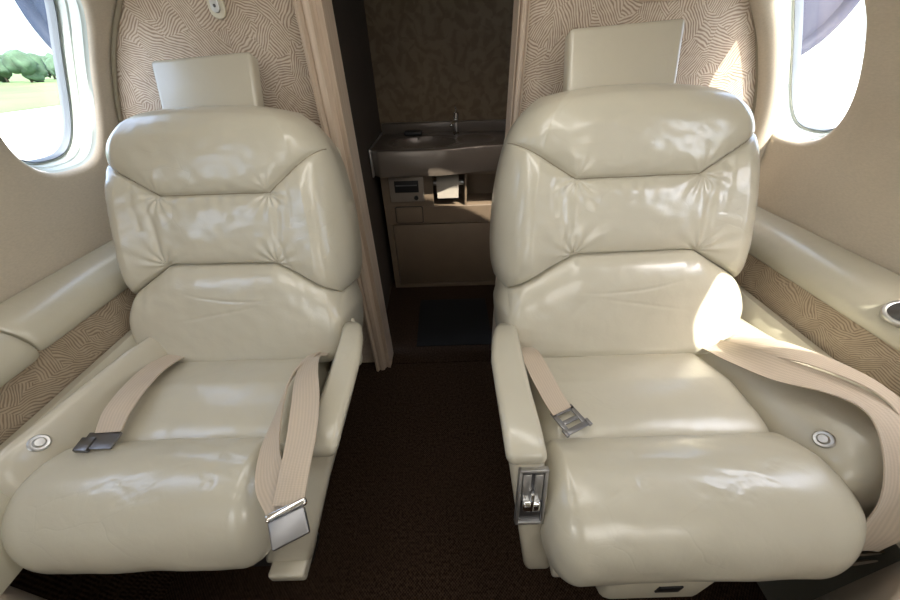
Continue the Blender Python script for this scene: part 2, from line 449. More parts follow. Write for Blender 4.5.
# floor
bm = bmesh.new()
grid(bm, np.array([[(x, y, 0.0) for x in np.linspace(-.88, .88, 12)] for y in np.linspace(-1.3, 2.0, 20)]))
tag(link('floor', bm, CARPET), 'dark brown carpeted cabin floor', 'floor', kind='structure')
# lower sidewalls
for s, side in ((-1, 'left'), (1, 'right')):
    pts = [(.768, .63), (.762, .545), (.754, .50), (.752, .42), (.750, .36)]
    bm = bmesh.new(); C_ = cat(pts, 24)
    grid(bm, np.array([[(s * x, y, z) for x, z in C_] for y in np.linspace(Y_FRONT, 1.0, 30)]))
    bm2 = bmesh.new(); grid(bm2, np.array([[(s * x, y, z) for x, z in [(.750, .36), (.748, .25), (.74, .12), (.72, 0)]] for y in np.linspace(Y_FRONT, 1.0, 30)]))
    tag(link('baseboard_' + side, bm2, CARPET if s < 0 else plain('grey kick panel', (.17, .17, .15), .5)), 'kick panel along the %s sidewall' % side, 'baseboard', kind='structure')
    tag(link('wall_lower_' + side, bm, SWIRL2), 'patterned fabric lower sidewall under the %s ledge' % side, 'wall', kind='structure')
    bm = bmesh.new()
    prism(bm, [(s * .753, .545), (s * .732, .548), (s * .716, .535), (s * .700, .48), (s * .70, .40), (s * .748, .40)], 'y', -.3, .98, .004)
    tag(link('trim_%d' % (1 if s < 0 else 2), bm, LEDGE, None, True, 40), 'pale lower trim strip along the %s sidewall' % side, 'trim', kind='structure')

# ------------------------------------------------------------------ side ledges
def ledge(s, y0, y1, label, cup=False, lift=0.0, group=None):
    root = empty('side_ledge', (s * .80, (y0 + y1) / 2, .60), label=label, cat='ledge')
    bm = bmesh.new()
    sec = cat([(.868, .672), (.864, .684), (.848, .690), (.820, .688), (.793, .680), (.772, .664), (.761, .645), (.760, .628), (.768, .618), (.80, .614), (.864, .615)], 60)
    cxs, czs = .80, .64
    rows = []
    ysn = np.concatenate([y0 + .018 * (1 - np.cos(np.linspace(0, math.pi / 2, 7))), np.linspace(y0 + .03, y1 - .03, 40), y1 - .018 * (1 - np.cos(np.linspace(math.pi / 2, 0, 7)))])
    for y in ysn:
        e = min(y - y0, y1 - y); k = 1 - (.16 * (1 - float(fq(e / .018))))
        rows.append([(s * (cxs + (x - cxs) * k * (1 + lift * 2)) if x < .84 else s * x, y, czs + (z - czs) * k * (1 + lift)) for x, z in sec])
    vs = grid(bm, np.array(rows)); bm.faces.new(vs[0][::-1]); bm.faces.new(vs[-1])
    link('ledge_cushion', bm, LEDGE, root, True, 50)
    if cup:
        cy, cx = .432, s * .783
        bm = bmesh.new()
        lathe(bm, [(.024, -.002), (.026, .003), (.029, .0045), (.032, .003), (.033, -.004)], (cx, cy, .6725), (-s * .42, 0, .9), 40)
        h = link('cup_holder', bm, METAL, root); h['label'] = 'round brushed metal cup holder'
        bm = bmesh.new(); lathe(bm, [(.0001, .0), (.024, .0005), (.026, .002)], (cx, cy, .674), (-s * .42, 0, .9), 40)
        link('cup_well', bm, DKMETAL, h)
    return root
ledge(-1, .462, 1.0, 'smooth cream padded ledge under the left window, behind the forward pad')
ledge(-1, -.5, .455, 'slightly raised cream armrest pad at the left edge, forward of the window ledge', lift=.10)
ledge(1, -.5, 1.0, 'long cream padded ledge under the right window with a round metal cup holder', cup=True)

# ------------------------------------------------------------------ bulkhead and door
YB = 1.0
for nm, x0, x1 in (('wall_rear_left', -.90, -.31), ('wall_rear_right', .195, .90)):
    xi_ = x1 if x0 < 0 else x0; sg_ = -1 if x0 < 0 else 1
    up_ = [(sg_ * (p[0] + .004), p[1]) for p in PROF if p[0] > abs(xi_)]
    bm = bmesh.new(); prism(bm, [(xi_, 0), (sg_ * .70, 0), (sg_ * .742, .5)] + up_ + [(xi_, up_[-1][1])], 'y', YB, YB + .028)
    tag(link(nm, bm, SWIRL, None, False), 'bulkhead panel in swirl patterned beige fabric, %s of the doorway' % nm.split('_')[-1], 'wall', kind='structure')
# dark cove seam where the bulkhead meets the curved wall
for s, n_ in ((-1, 3), (1, 4)):
    bm = bmesh.new()
    pts = [wall_pt(s, YB - .004, v, -.006) for v in np.linspace(V0, V1, 40)]
    if s > 0: pts = [(p[0] - .028, p[1] + .004, p[2]) for p in pts]
    tube(bm, pts, .005, 8, 60)
    if s > 0:
        b2_ = bmesh.new(); tube(b2_, [wall_pt(1, YB - .008, v, -.004) for v in np.linspace(V0, V1, 40)], .030, 16, 60)
        tag(link('trim_5', b2_, WALLFAB), 'rounded fabric cove between the right sidewall and the bulkhead', 'trim', kind='structure')
    tag(link('trim_%d' % n_, bm, PIPING), 'narrow seam trim between bulkhead and %s sidewall' % ('left' if s < 0 else 'right'), 'trim', kind='structure')
door = empty('door_1', (-.06, 1.0, 0), label='pale wood framed doorway to the dark lavatory', cat='doorway', kind='structure')
bm = bmesh.new()
prism(bm, [(-.314, 1.06), (-.314, .957), (-.311, .949), (-.304, .947), (-.300, .953), (-.298, .958), (-.294, .954), (-.288, .953), (-.280, .955), (-.276, .966), (-.271, .972), (-.264, .968), (-.256, .966), (-.256, .972), (-.254, .985), (-.254, 1.05), (-.30, 1.05)], 'z', 0.0, 1.44)
link('jamb', bm, WOOD, door, True, 30)
bm = bmesh.new()
prism(bm, [(.172, 1.05), (.172, .992), (.173, .982), (.175, .980), (.177, .988), (.180, .976), (.185, .972), (.190, .975), (.192, .984), (.196, .980), (.199, .984), (.200, 1.05), (.19, 1.05)], 'z', 0.0, 1.44)
link('jamb', bm, WOOD, door, True, 30)
abox('threshold', (-.249, .985, 0.0), (.172, 1.075, .006), CARPET, door, .002)
abox('light_block_header', (-.30, .98, 1.22), (.20, 1.07, 1.46), WOOD, door, .004)  # unseen header, hung low to block ceiling light from the lavatory

# latch and small wall fitting high on the bulkhead
lt = empty('wall_latch', (-.495, YB, 1.15), label='small metal coat hook plate on the left bulkhead, at the top edge', cat='latch')
bm = bmesh.new()
def stadium(cx, cz, w_, h_, n=12):
    r = w_ / 2; P = [(cx + r * math.cos(a), cz + h_ / 2 - r + r * math.sin(a)) for a in np.linspace(0, math.pi, n)]
    return P + [(cx + r * math.cos(a), cz - h_ / 2 + r + r * math.sin(a)) for a in np.linspace(math.pi, 2 * math.pi, n)]
prism(bm, stadium(-.497, 1.166, .036, .084), 'y', YB - .008, YB, .003)
link('plate', bm, PLASTIC, lt, True, 40)
bm = bmesh.new(); prism(bm, stadium(-.497, 1.168, .019, .066), 'y', YB - .013, YB - .007, .0015); link('hook', bm, METAL, lt, True, 40)
bm = bmesh.new(); lathe(bm, [(.0001, 0), (.003, 0), (.003, .002), (.0001, .003)], (-.497, YB - .012, 1.147), (0, -1, 0), 16); link('screw', bm, DKMETAL, lt)
wf = empty('wall_fitting', (.485, YB, 1.15), label='small cream rectangular fitting on the right bulkhead above the headrest', cat='fitting')
abox('housing', (.450, YB - .02, 1.137), (.522, YB, 1.20), PLASTIC, wf, .003)
abox('trim_plate', (.445, YB - .006, 1.132), (.527, YB, 1.205), WOOD, wf, .002)

# ------------------------------------------------------------------ lavatory
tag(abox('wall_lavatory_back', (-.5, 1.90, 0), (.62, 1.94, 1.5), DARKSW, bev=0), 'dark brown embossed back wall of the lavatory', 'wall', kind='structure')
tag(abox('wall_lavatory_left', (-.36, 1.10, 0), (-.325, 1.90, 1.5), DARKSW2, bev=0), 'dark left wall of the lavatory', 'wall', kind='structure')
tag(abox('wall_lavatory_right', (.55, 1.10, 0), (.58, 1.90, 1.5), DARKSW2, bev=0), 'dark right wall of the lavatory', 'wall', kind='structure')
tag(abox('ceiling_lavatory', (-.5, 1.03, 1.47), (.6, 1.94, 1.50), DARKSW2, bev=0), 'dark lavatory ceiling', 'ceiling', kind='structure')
vc = empty('vanity_cabinet', (0, 1.72, 0), label='taupe lavatory cabinet under the sink counter, seen through the doorway', cat='cabinet')
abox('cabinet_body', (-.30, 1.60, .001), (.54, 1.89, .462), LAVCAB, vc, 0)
bm = bmesh.new()
X0_, X1_ = -.30, .54; zt = .618
for lo, hi in [((X0_, .375), (X1_, .462)), ((X0_, .462), (-.062, zt)), ((.084, .462), (.094, zt)), ((.30, .462), (X1_, zt)), ((-.062, .606), (.30, zt)), ((X0_, .0), (-.272, .375)), ((-.272, .0), (X1_, .02))]:
    box(bm, (lo[0], 1.56, lo[1]), (hi[0], 1.602, hi[1]), .0015, 1)
box(bm, (X0_, 1.602, .463), (-.062, 1.89, zt), 0); box(bm, (-.062, 1.72, .463), (.54, 1.89, zt), 0); box(bm, (.084, 1.602, .463), (.094, 1.72, zt), 0)
link('face_panel', bm, LAVCAB, vc, True, 30)
dr = abox('door', (-.268, 1.563, .024), (.535, 1.60, .370), LAVCAB, vc, .004)
pl_ = abox('control_plate', (-.262, 1.552, .490), (-.105, 1.562, .603), plain('grey plate', (.30, .26, .22), .35, .3), vc, .003)
abox('display', (-.238, 1.549, .535), (-.128, 1.5535, .588), BLACK, pl_, .001)
abox('slot', (-.232, 1.5475, .565), (-.135, 1.5495, .570), DKMETAL, pl_, 0)
bm = bmesh.new(); lathe(bm, [(.010, 0), (.010, .008), (.0001, .010)], (-.142, 1.552, .510), (0, -1, 0), 20); link('knob', bm, BLACK, pl_, True, 40)
bm = bmesh.new(); prism(bm, [(-.250, .388), (-.242, .382), (-.124, .382), (-.116, .388), (-.116, .460), (-.124, .466), (-.242, .466), (-.250, .460)], 'y', 1.5575, 1.562, .0); ou = link('flap_recess', bm, BLACK, vc, True, 30)
bm = bmesh.new(); prism(bm, [(-.246, .391), (-.240, .386), (-.126, .386), (-.120, .391), (-.120, .457), (-.126, .462), (-.240, .462), (-.246, .457)], 'y', 1.552, 1.560, .002); link('flap', bm, LAVCAB, vc, True, 30)
# tissue roll on its spindle
tr = empty('toilet_paper_roll', (0, 1.62, .555), label='white toilet paper roll in the lavatory cabinet niche', cat='toilet paper')
bm = bmesh.new(); lathe(bm, [(.016, 0), (.049, 0), (.051, .004), (.051, .098), (.049, .102), (.016, .102)], (-.045, 1.612, .556), (1, 0, 0), 48)
box(bm, (-.043, 1.560, .500), (.055, 1.5625, .556), 0)
link('paper', bm, PAPER, tr, True, 40)
bm = bmesh.new(); lathe(bm, [(.0001, 0), (.012, 0), (.012, .142), (.0001, .142)], (-.061, 1.612, .556), (1, 0, 0), 24); link('spindle', bm, METAL, tr, True, 40)
# counter with moulded basin
sk = empty('sink_counter', (0, 1.7, .62), label='bronze grey lavatory counter with a moulded sink basin', cat='sink')
bm = bmesh.new()
ys = np.linspace(0, 1, 70); xs = np.linspace(-.315, .545, 130)
rows = []
for t in ys:
    row = []
    for x in xs:
        yf = 1.505 + .05 * max(0, min(1, (x + .05) / .25)) ** 2 * (3 - 2 * max(0, min(1, (x + .05) / .25))) + .03 * max(0, (x + .315 < .03) * (1 - (x + .315) / .03))
        y = yf + (1.885 - yf) * t
        e = ((x + .09) / .145) ** 2 + ((y - 1.675) / .115) ** 2
        z = .728 - (.075 * (1 - e) ** .55 if e < 1 else 0) - .006 * math.exp(-((math.sqrt(e) - 1.12) / .12) ** 2)
        e2 = ((x - .14) / .09) ** 2 + ((y - 1.70) / .10) ** 2
        z -= .018 * max(0, 1 - e2) ** .6
        row.append((x, y, z))
    rows.append(row)
P = np.array(rows)
lip = P[0].copy(); lip[:, 1] -= .006; lip[:, 2] = .722
ap = lip.copy(); ap[:, 2] = .620; ap[:, 1] += .004
bk = ap.copy(); bk[:, 1] = 1.60
grid(bm, np.concatenate([bk[None], ap[None], lip[None], P]))
bmesh.ops.remove_doubles(bm, verts=bm.verts, dist=1e-5)
link('counter_top', bm, COUNTER, sk, True, 50)
abox('edge_trim', (-.321, 1.505, .62), (-.314, 1.885, .735), METAL, sk, .002)
abox('back_splash', (-.315, 1.868, .726), (.545, 1.895, .775), COUNTER, sk, .004)
bm = bmesh.new(); lathe(bm, [(.0001, 0), (.018, 0), (.018, .003), (.0001, .004)], (-.09, 1.675, .6535), (0, 0, 1), 24); link('drain', bm, CHROME, sk, True, 40)
fa = empty('faucet', (.055, 1.80, .728), label='small chrome faucet at the back of the lavatory sink', cat='faucet')
bm = bmesh.new(); lathe(bm, [(.0001, 0), (.018, 0), (.018, .006), (.010, .012), (.010, .07), (.013, .072), (.013, .094), (.0001, .098)], (.055, 1.80, .7295), (0, 0, 1), 24)
link('post', bm, CHROME, fa, True, 40)
bm = bmesh.new(); tube(bm, [(.055, 1.80, .785), (.045, 1.76, .79), (.03, 1.72, .78)], .007, 12, 14); link('spout', bm, CHROME, fa)
bm = bmesh.new(); tube(bm, [(.055, 1.80, .82), (.055, 1.80, .84), (.050, 1.79, .85)], .004, 10, 8); link('lever', bm, CHROME, fa)
sd_ = bmesh.new(); box(sd_, (-.20, 1.80, .727), (-.11, 1.85, .747), .009, 3)
tag(link('soap_dish', sd_, BLACK), 'small black dish at the back left of the lavatory sink', 'dish')
tag(abox('floor_recess_sheet', (-.155, 1.085, .0005), (.185, 1.43, .006), plain('flat black', (.003, .003, .003), 1.0), bev=.002), 'flat black sheet standing in for the dark lavatory floor recess behind the doorway', 'mat')  # thin black sheet drawn in place of a dark floor recess

# ------------------------------------------------------------------ seats
def pillow(name, W, hb, ht, Efun, basis, depth, m, parent, NX=150, NT=150, extra=None, smooth_edge=True, xfun=None):
    """leather cushion: W(t) half width, hb(x)/ht(x) lower and upper outline, Efun -> height off the plane"""
    sg = np.sin(np.linspace(-1, 1, NX) * math.pi / 2)
    tg = .5 - .5 * np.cos(np.linspace(0, 1, NT) * math.pi)
    T, Sg = np.meshgrid(tg, sg, indexing='ij')
    Wt = W(T); X = Wt * Sg
    if xfun is not None: X = xfun(X, T)
    H = hb(X) + (ht(X) - hb(X)) * T
    N = Efun(X, H, Wt, T, Sg)
    o, ex, eh, en = basis
    P = o + X[..., None] * ex + H[..., None] * eh + N[..., None] * en
    bm = bmesh.new(); vs = grid(bm, P)
    loop = [(0, j) for j in range(NX)] + [(i, NX - 1) for i in range(1, NT)] + [(NT - 1, j) for j in range(NX - 2, -1, -1)] + [(i, 0) for i in range(NT - 2, 0, -1)]
    cX, cH = X.mean(), H.mean(); ring = [vs[i][j] for i, j in loop]; prev = ring
    for dn, k in ((.5, 1.0), (1.0, .985)):
        new = []
        for (i, j) in loop:
            x = cX + (X[i, j] - cX) * k; h = cH + (H[i, j] - cH) * k
            nn = N[i, j] + (depth - N[i, j]) * dn
            new.append(bm.verts.new(o + x * ex + h * eh + nn * en))
        for a in range(len(loop)):
            b = (a + 1) % len(loop); bm.faces.new((prev[a], prev[b], new[b], new[a]))
        prev = new
    bm.faces.new(prev)
    return link(name, bm, m, parent, True, 70)

def make_seat(s, cx, yo, kx, rec, label, side, kh=1.0):
    root = empty('aircraft_seat', (cx, .45 + yo, 0), label=label, cat='seat', group=None)
    sx = s * kx
    def wv(x, y, z): return (cx + sx * x, y + yo, z)
    a = math.radians(rec)
    eh = np.array([0, math.sin(a), math.cos(a)]) * kh; en = np.array([0, -math.cos(a), math.sin(a)]); ex = np.array([sx, 0, 0.])
    o = np.array([cx - (0 if s > 0 else .013), .57 + yo, .45 if s > 0 else .438]); B = (o, ex, eh, en)
    # ---- seams of the back
    SU = [(-.275, .497), (-.126, .405), (.123, .408), (.266, .505)] if s > 0 else [(-.268, .508), (-.126, .402), (.123, .402), (.272, .492)]
    SL_ = [(-.255, .178), (-.122, .252), (.140, .255), (.262, .180)]
    def hseam(x): return np.interp(x, [-.33, -.283, -.255, -.122, -.110, .128, .140, .262, .286, .33], [.212, .200, .178, .250, .253, .256, .2545, .180, .200, .212])
    def pleats(X, H, seam, depth, fr, seed):
        """puckers that run away from a stitched seam"""
        d = H - np.interp(X, [p[0] for p in seam], [p[1] for p in seam])
        f = np.sin(X * fr + 5 * vnoise(X, H, 9, 3, seed)) * np.maximum(0, vnoise(X, H, 14, 4, seed + 3) + .25)
        return d, f * depth
    def seam_cord(E, W, hb_, ht_, pts, B_):
        bm = bmesh.new(); P2 = []
        for i in range(len(pts) - 1):
            for k in np.linspace(0, 1, 40, endpoint=(i == len(pts) - 2)):
                P2.append((pts[i][0] + (pts[i + 1][0] - pts[i][0]) * k, pts[i][1] + (pts[i + 1][1] - pts[i][1]) * k))
        P2 = np.array(P2); X = P2[:, 0]; H = P2[:, 1]
        T = np.clip((H - hb_(X)) / (ht_(X) - hb_(X)), 0, 1); Wt = W(T)
        ok = np.abs(X) < Wt - .002; X, H, Wt, T = X[ok], H[ok], Wt[ok], T[ok]
        N = E(X[None], H[None], Wt[None], T[None], (X / Wt)[None])[0] + .0012
        P3 = B_[0] + X[:, None] * B_[1] + H[:, None] * B_[2] + N[:, None] * B_[3]
        tube(bm, P3, .0013, 6, len(P3), smooth=False)
        link('seam_stitching', bm, PIPING, bpy.data.objects[[o.name for o in root.children if o.name.startswith('upper_back_cushion')][0]])
    def E_up(X, H, Wt, T, Sg):
        ed = fq((Wt - np.abs(X)) / .075) ; tp = fq((ht_up(X) - H) / .085)
        n = -.055 + .085 * ed * tp
        dU = np.minimum.reduce([seg_dist(X, H, SU[i], SU[i + 1]) for i in range(3)])
        dL = np.abs(H - hseam(X)) * .85
        d = np.minimum(dU, dL)
        top = (H > np.interp(X, [p[0] for p in SU], [p[1] for p in SU]))
        mid = (~top) & (np.abs(X) < .145)
        bul = np.where(top, .018, .017) * (1 - np.exp(-d / np.where(top, .020, .016))) * (.15 + .85 * np.clip((Wt - np.abs(X)) / .07, 0, 1))
        n = n + bul * np.minimum(1, ed * 1.2) * np.minimum(1, tp * 1.3)
        # side bolsters stand forward of the middle roll
        wing = np.clip((np.abs(X) - .15) / .09, 0, 1); wing = wing * wing * (3 - 2 * wing)
        n += np.where(top, 0, .012 * wing) * ed * (1 - np.exp(-dU / .05))
        n += .003 * np.clip((.33 - H) / .14, 0, 1) * wing * ed
        # soft vertical folds at the ends of the middle roll
        for xf in (-.142, .146):
            wob = xf + .005 * np.sin(H * 40 + xf * 30) - .05 * (H - .33) * np.sign(xf) * (H > .33)
            n -= np.where(top, 0, .0034 * np.exp(-((X - wob) / .008) ** 2) * np.clip(d / .012, 0, 1))
            n -= np.where(top, 0, .0012 * np.exp(-((X - wob - .028 * np.sign(xf)) / .006) ** 2) * np.clip(d / .015, 0, 1) * (H > .33))
        # radiating puckers where the seams turn
        for (px_, ph_) in (SU[1], SU[2], SL_[1], SL_[2]):
            rr_ = np.hypot(X - px_, H - ph_) + 1e-4; an = np.arctan2(H - ph_, X - px_)
            n += .0026 * np.sin(an * 11 + 4 * px_) * np.exp(-rr_ / .035) * np.clip(rr_ / .01, 0, 1) * np.where(top, .3, 1)
        dd, pf = pleats(X, H, SU, .0038, 170, 2.1 + cx)
        n += np.where((dd < 0), pf * np.exp(dd / .02), pf * .35 * np.exp(-np.abs(dd) / .015)) * np.clip(d / .006, 0, 1)
        n -= .0062 * np.exp(-(d / .0028) ** 2) * (.1 + .8 * np.clip((Wt - np.abs(X)) / .03, 0, 1))
        n += .0022 * vnoise(X, H, 11, 16, 1.3 + cx) + .0011 * vnoise(X, H, 34, 50, 7 + cx)
        return n
    def ht_up(X): return .588 - .018 * (np.abs(X) / .2) ** 2.2
    W_up = lambda t: sm_interp(t, [0, .06, .2, .4, .55, .7, .8, .88, .95, 1], [.272, .281, .284, .281, .276, .266, .257, .243, .222, .184])
    pillow('upper_back_cushion', W_up, lambda X: hseam(X) + .0005, ht_up, E_up, B, -.125, LEATHER, root, 320, 250)
    seam_cord(E_up, W_up, hseam, ht_up, SU, B)
    def E_low(X, H, Wt, T, Sg):
        ed = fq((Wt - np.abs(X)) / .042); bt = fq((H + .004) / .05)
        n = -.044 + .070 * ed * bt
        d = np.abs(H - hseam(X)) * .85
        n = n + .032 * (1 - np.exp(-d / .018)) * np.minimum(1, ed * 1.2) * np.minimum(1, bt * 1.2)
        tq = np.clip((hseam(X) - H) / .04, 0, 1)
        dd, pf = pleats(X, H, SL_, .0034, 140, 4.4 + cx)
        n += pf * np.exp(-np.abs(dd) / .03) * np.clip(d / .006, 0, 1)
        n -= .004 * np.exp(-(d / .0028) ** 2)
        # two long worn wrinkles
        n -= .0016 * np.exp(-((H - .175 - .10 * X - .9 * X * X) / .0028) ** 2) * np.clip(1 - np.abs(X) / .12, 0, 1)
        n -= .0014 * np.exp(-((H - .150 + .16 * X) / .003) ** 2) * np.clip(1 - np.abs(X - .03) / .11, 0, 1)
        n += .0022 * vnoise(X, H, 9, 14, 5.3 + cx) + .0009 * vnoise(X, H, 30, 40, 17 + cx)
        return n
    W_lo = lambda t: sm_interp(t, [0, .08, .2, .4, .7, 1], [.204, .238, .262, .271, .275, .262])
    pillow('lumbar_cushion', W_lo, lambda X: 0 * X - .004, lambda X: hseam(X) - .0005, E_low, B, -.115, LEATHER, root, 240, 170)
    # shell behind the back
    bm = bmesh.new(); 
    bmx = Matrix(((sx, 0, 0, o[0]), (0, eh[1], en[1], o[1]), (0, eh[2], en[2], o[2]), (0, 0, 0, 1)))
    box(bm, (-.245, -.08, -.155), (.245, .52, -.112), .02, 4, mat4=bmx)
    link('back_shell', bm, PLASTIC, root, True, 60)
    # headrest: flat padded tab rising behind the back
    bm = bmesh.new()
    hx = .0 if s > 0 else .045
    tl = .012 if s > 0 else -.012
    box(bm, (hx - .119, .45, -.118), (hx + .119, .712 if s > 0 else .700, -.078), .010, 4)
    for v in bm.verts:
        f_ = (v.co.y - .45) / .24; v.co.x = hx + (v.co.x - hx) * (.97 + .035 * f_) ; v.co.y += tl * .5 * (v.co.x - hx) / .12 * f_
        v.co = bmx @ v.co
    link('headrest', bm, LEATHER2, root, True, 50)
    # ---- seat cushion, rear half
    Bc = (np.array([cx, yo, .0]), np.array([sx, 0, 0.]), np.array([0, 1, 0.]), np.array([0, 0, 1.]))
    xi, xo = (-.228, .198) if s > 0 else (-.190, .222)
    def E_seat(X, H, Wt, T, Sg):
        ed = fq((Wt - np.abs(X - (xi + xo) / 2)) / .040); fr = fq((H - .318) / .05)
        n = .425 + .062 * ed + .012 * fr * ed
        ds = np.clip((H - .322) / .03, 0, 3)
        n += .010 * (1 - np.exp(-ds)) * ed
        bul = np.exp(-((H - .42) / .09) ** 2) * np.exp(-((X + .01) / .19) ** 2)
        n += .010 * bul - .026 * np.clip((H - .44) / .12, 0, 1)
        n += .0020 * vnoise(X, H, 10, 12, 9.2 + cx) + .0009 * vnoise(X, H, 30, 34, 2 + cx)
        f = np.sin(X * 120 + 6 * vnoise(X, H, 8, 6, 3 + cx)) * np.maximum(0, vnoise(X, H, 10, 5, 6) + .2)
        n += .0018 * f * np.exp(-np.abs(H - .33) / .02)
        return n
    pillow('seat_cushion', lambda t: sm_interp(t, [0, .1, .5, 1], [.213, .213, .211, .205]), lambda X: 0 * X + .322, lambda X: 0 * X + .61, E_seat, Bc, .33, LEATHER, root, 110, 100,
           xfun=lambda X, T: X + (xi + xo) / 2)
    # ---- thigh support: deep roll at the front
    pr = cat([(.333, .430), (.336, .478), (.328, .498), (.305, .512), (.272, .520), (.235, .515), (.196, .496), (.165, .463), (.150, .422), (.152, .385), (.172, .358), (.205, .346), (.27, .345), (.325, .352), (.336, .39)], 150)
    cy, cz = .245, .435
    NXf = 240; rows = []
    for q in np.linspace(-1, 1, NXf):
        sg = math.sin(q * math.pi / 2)
        row = []
        for (y, z) in pr:
            fr_ = min(1, max(0, (.336 - y) / .186))
            x1 = (.200 if s > 0 else .228) + .052 * fr_ ** .7 - .010 * max(0, (fr_ - .75) / .25) ** 2 ; x0 = (-.230 if s > 0 else -.168) - .020 * fr_
            mid_, hw_ = (x0 + x1) / 2, (x1 - x0) / 2
            x = mid_ + hw_ * sg
            e_in = (x - x0) / (.022 + .03 * fr_); e_out = (x1 - x) / (.03 + .05 * fr_)
            k = float(fq(e_in)) * float(fq(e_out))
            kk = .30 + .70 * k
            cyy = cy + .03 * (1 - k) * (1 if x > 0 else 0)
            row.append((x, cyy + (y - cyy) * kk if y < cyy else cyy + (y - cyy) * (.72 + .28 * k), cz + (z - cz) * kk))
        rows.append(row)
    P = np.array(rows)
    if s < 0: P[..., 1] = .336 - (.336 - P[..., 1]) * .93
    Xn, Yn, Zn = P[..., 0], P[..., 1], P[..., 2]
    dx, dyv = Yn - cy, Zn - cz; L_ = np.hypot(dx, dyv) + 1e-6
    nn = .0030 * vnoise(Xn, Yn + Zn * .5, 9, 11, 3.3 + cx) + .0011 * vnoise(Xn * .8 + Yn, Yn - Zn, 26, 40, 5 + cx)
    # diagonal worn creases near the aisle side and across the crown
    for (ax_, ay_, bx_, by_, dp) in [(-.05, .27, .10, .235, .0018), (-.10, .24, .05, .215, .0016), (.02, .225, .13, .27, .0018), (-.20, .25, -.10, .285, .0015), (-.21, .225, -.11, .262, .0016), (-.215, .20, -.12, .235, .0015), (-.02, .25, .06, .22, .0016), (-.15, .225, -.06, .26, .0015)]:
        ds = seg_dist(Xn, Yn, (ax_, ay_), (bx_, by_))
        ds = ds + .009 * vnoise(Xn, Yn, 30, 30, ax_ * 9)
        nn = nn - .5 * dp * np.exp(-(ds / .0020) ** 2) * (Zn > .44)
    P[..., 1] += dx / L_ * nn; P[..., 2] += dyv / L_ * nn
    P[..., 0] = cx + sx * P[..., 0]; P[..., 1] += yo
    bm = bmesh.new(); vs = grid(bm, P, closed_v=True); bm.faces.new(vs[0][::-1]); bm.faces.new(vs[-1])
    link('thigh_cushion', bm, LEATHER, root, True, 70)
    # seat pan and pedestal
    bm = bmesh.new()
    box(bm, (-.215, .24 + yo, .29), (.20, .62 + yo, .36), .015, 3)
    for v in bm.verts: v.co.x = cx + sx * v.co.x
    link('seat_pan', bm, PLASTIC, root, True, 50)
    bm = bmesh.new()
    box(bm, (-.10, .32 + yo, .0), (.13, .60 + yo, .30), .02, 3)
    for v in bm.verts: v.co.x = cx + sx * v.co.x
    link('pedestal', bm, PLASTIC, root, True, 50)
    # ---- aisle arm
    def sh(v, tuck=.15):
        x, y, z = v.co; k = max(0., .57 - z); kr = min(1., max(0., (y - .44) / .15)) ** 1.6
        x += kr * (.030 if x < -.285 else .010)
        v.co = Vector(wv(x + k * (tuck if s > 0 else .36) * (1 if x < -.29 else (.9 if s > 0 else 1.45)) + (.0 if z < .57 else 0), y, z))
    xa, xb = (-.307, -.251) if s > 0 else (-.318, -.268)
    body = [(.205, .272), (.199, .31), (.214, .40), (.230, .46), (.256, .535), (.264, .560), (.30, .572), (.38, .572), (.45, .574), (.505, .573), (.545, .564), (.575, .548), (.595, .520), (.61, .54), (.61, .27)]
    bm = bmesh.new(); prism(bm, body, 'x', xa, xb, .012, 4)
    for v in bm.verts: sh(v)
    arm = link('aisle_arm', bm, LEATHER2, root, True, 50)
    pad = [(.259, .548), (.254, .562), (.262, .576), (.30, .583), (.38, .580), (.45, .582), (.505, .581), (.548, .572), (.580, .555), (.598, .527), (.595, .51), (.54, .53), (.47, .542), (.38, .545), (.31, .545), (.275, .533)]
    bm = bmesh.new(); prism(bm, pad, 'x', xa - .003, xb + .003, .012, 5)
    for v in bm.verts: sh(v)
    link('arm_pad', bm, LEATHER, arm, True, 60)
    # recline control in the arm's front (only the right seat turns it to the camera)
    if s > 0:
        e1 = Vector((1, 0, -.0)); e2 = (Vector((.005, .262, .545)) - Vector((0.0, .227, .452))).normalized(); e3 = e1.cross(e2).normalized()
        if e3.y > 0: e3 = -e3
        base = Vector(wv(-.269, .2395, .4935)) + e3 * .003
        M4 = Matrix(((e1.x, e2.x, e3.x, base.x), (e1.y, e2.y, e3.y, base.y), (e1.z, e2.z, e3.z, base.z), (0, 0, 0, 1)))
        bm = bmesh.new()
        w2, h2 = .0225, .052
        for lo, hi in [((-w2, -h2), (-w2 + .0055, h2)), ((w2 - .0055, -h2), (w2, h2)), ((-w2, -h2), (w2, -h2 + .006)), ((-w2, h2 - .006), (w2, h2))]:
            box(bm, (lo[0], lo[1], -.006), (hi[0], hi[1], .004), .0015, 2, mat4=M4)
        fr = link('control_frame', bm, METAL, arm, True, 40); fr['label'] = 'brushed metal recline control frame'
        bm = bmesh.new(); box(bm, (-w2 + .004, -h2 + .004, -.006), (w2 - .004, h2 - .004, -.0005), 0, mat4=M4); link('control_recess', bm, DKMETAL, fr, True, 40)
        bm = bmesh.new()
        for xx in (-.0092, .0092): box(bm, (xx - .0065, -.006, -.001), (xx + .0065, .042, .0022), .001, 2, mat4=M4)
        link('control_slide', bm, METAL, fr, True, 40)
        bm = bmesh.new(); box(bm, (-.014, -.022, -.001), (.014, -.004, .009), .004, 3, mat4=M4); box(bm, (-.0028, -.02, .0), (.0028, .012, .010), .002, 2, mat4=M4)
        link('control_lever', bm, CHROME, fr, True, 40)
    # ---- outboard arm: broad sloping bolster against the sidewall
    sec0 = [(.192, .40), (.197, .455), (.212, .492), (.235, .528), (.262, .553), (.290, .560), (.312, .548), (.322, .52), (.322, .40)]
    rows = []
    secc = cat(sec0, 40)
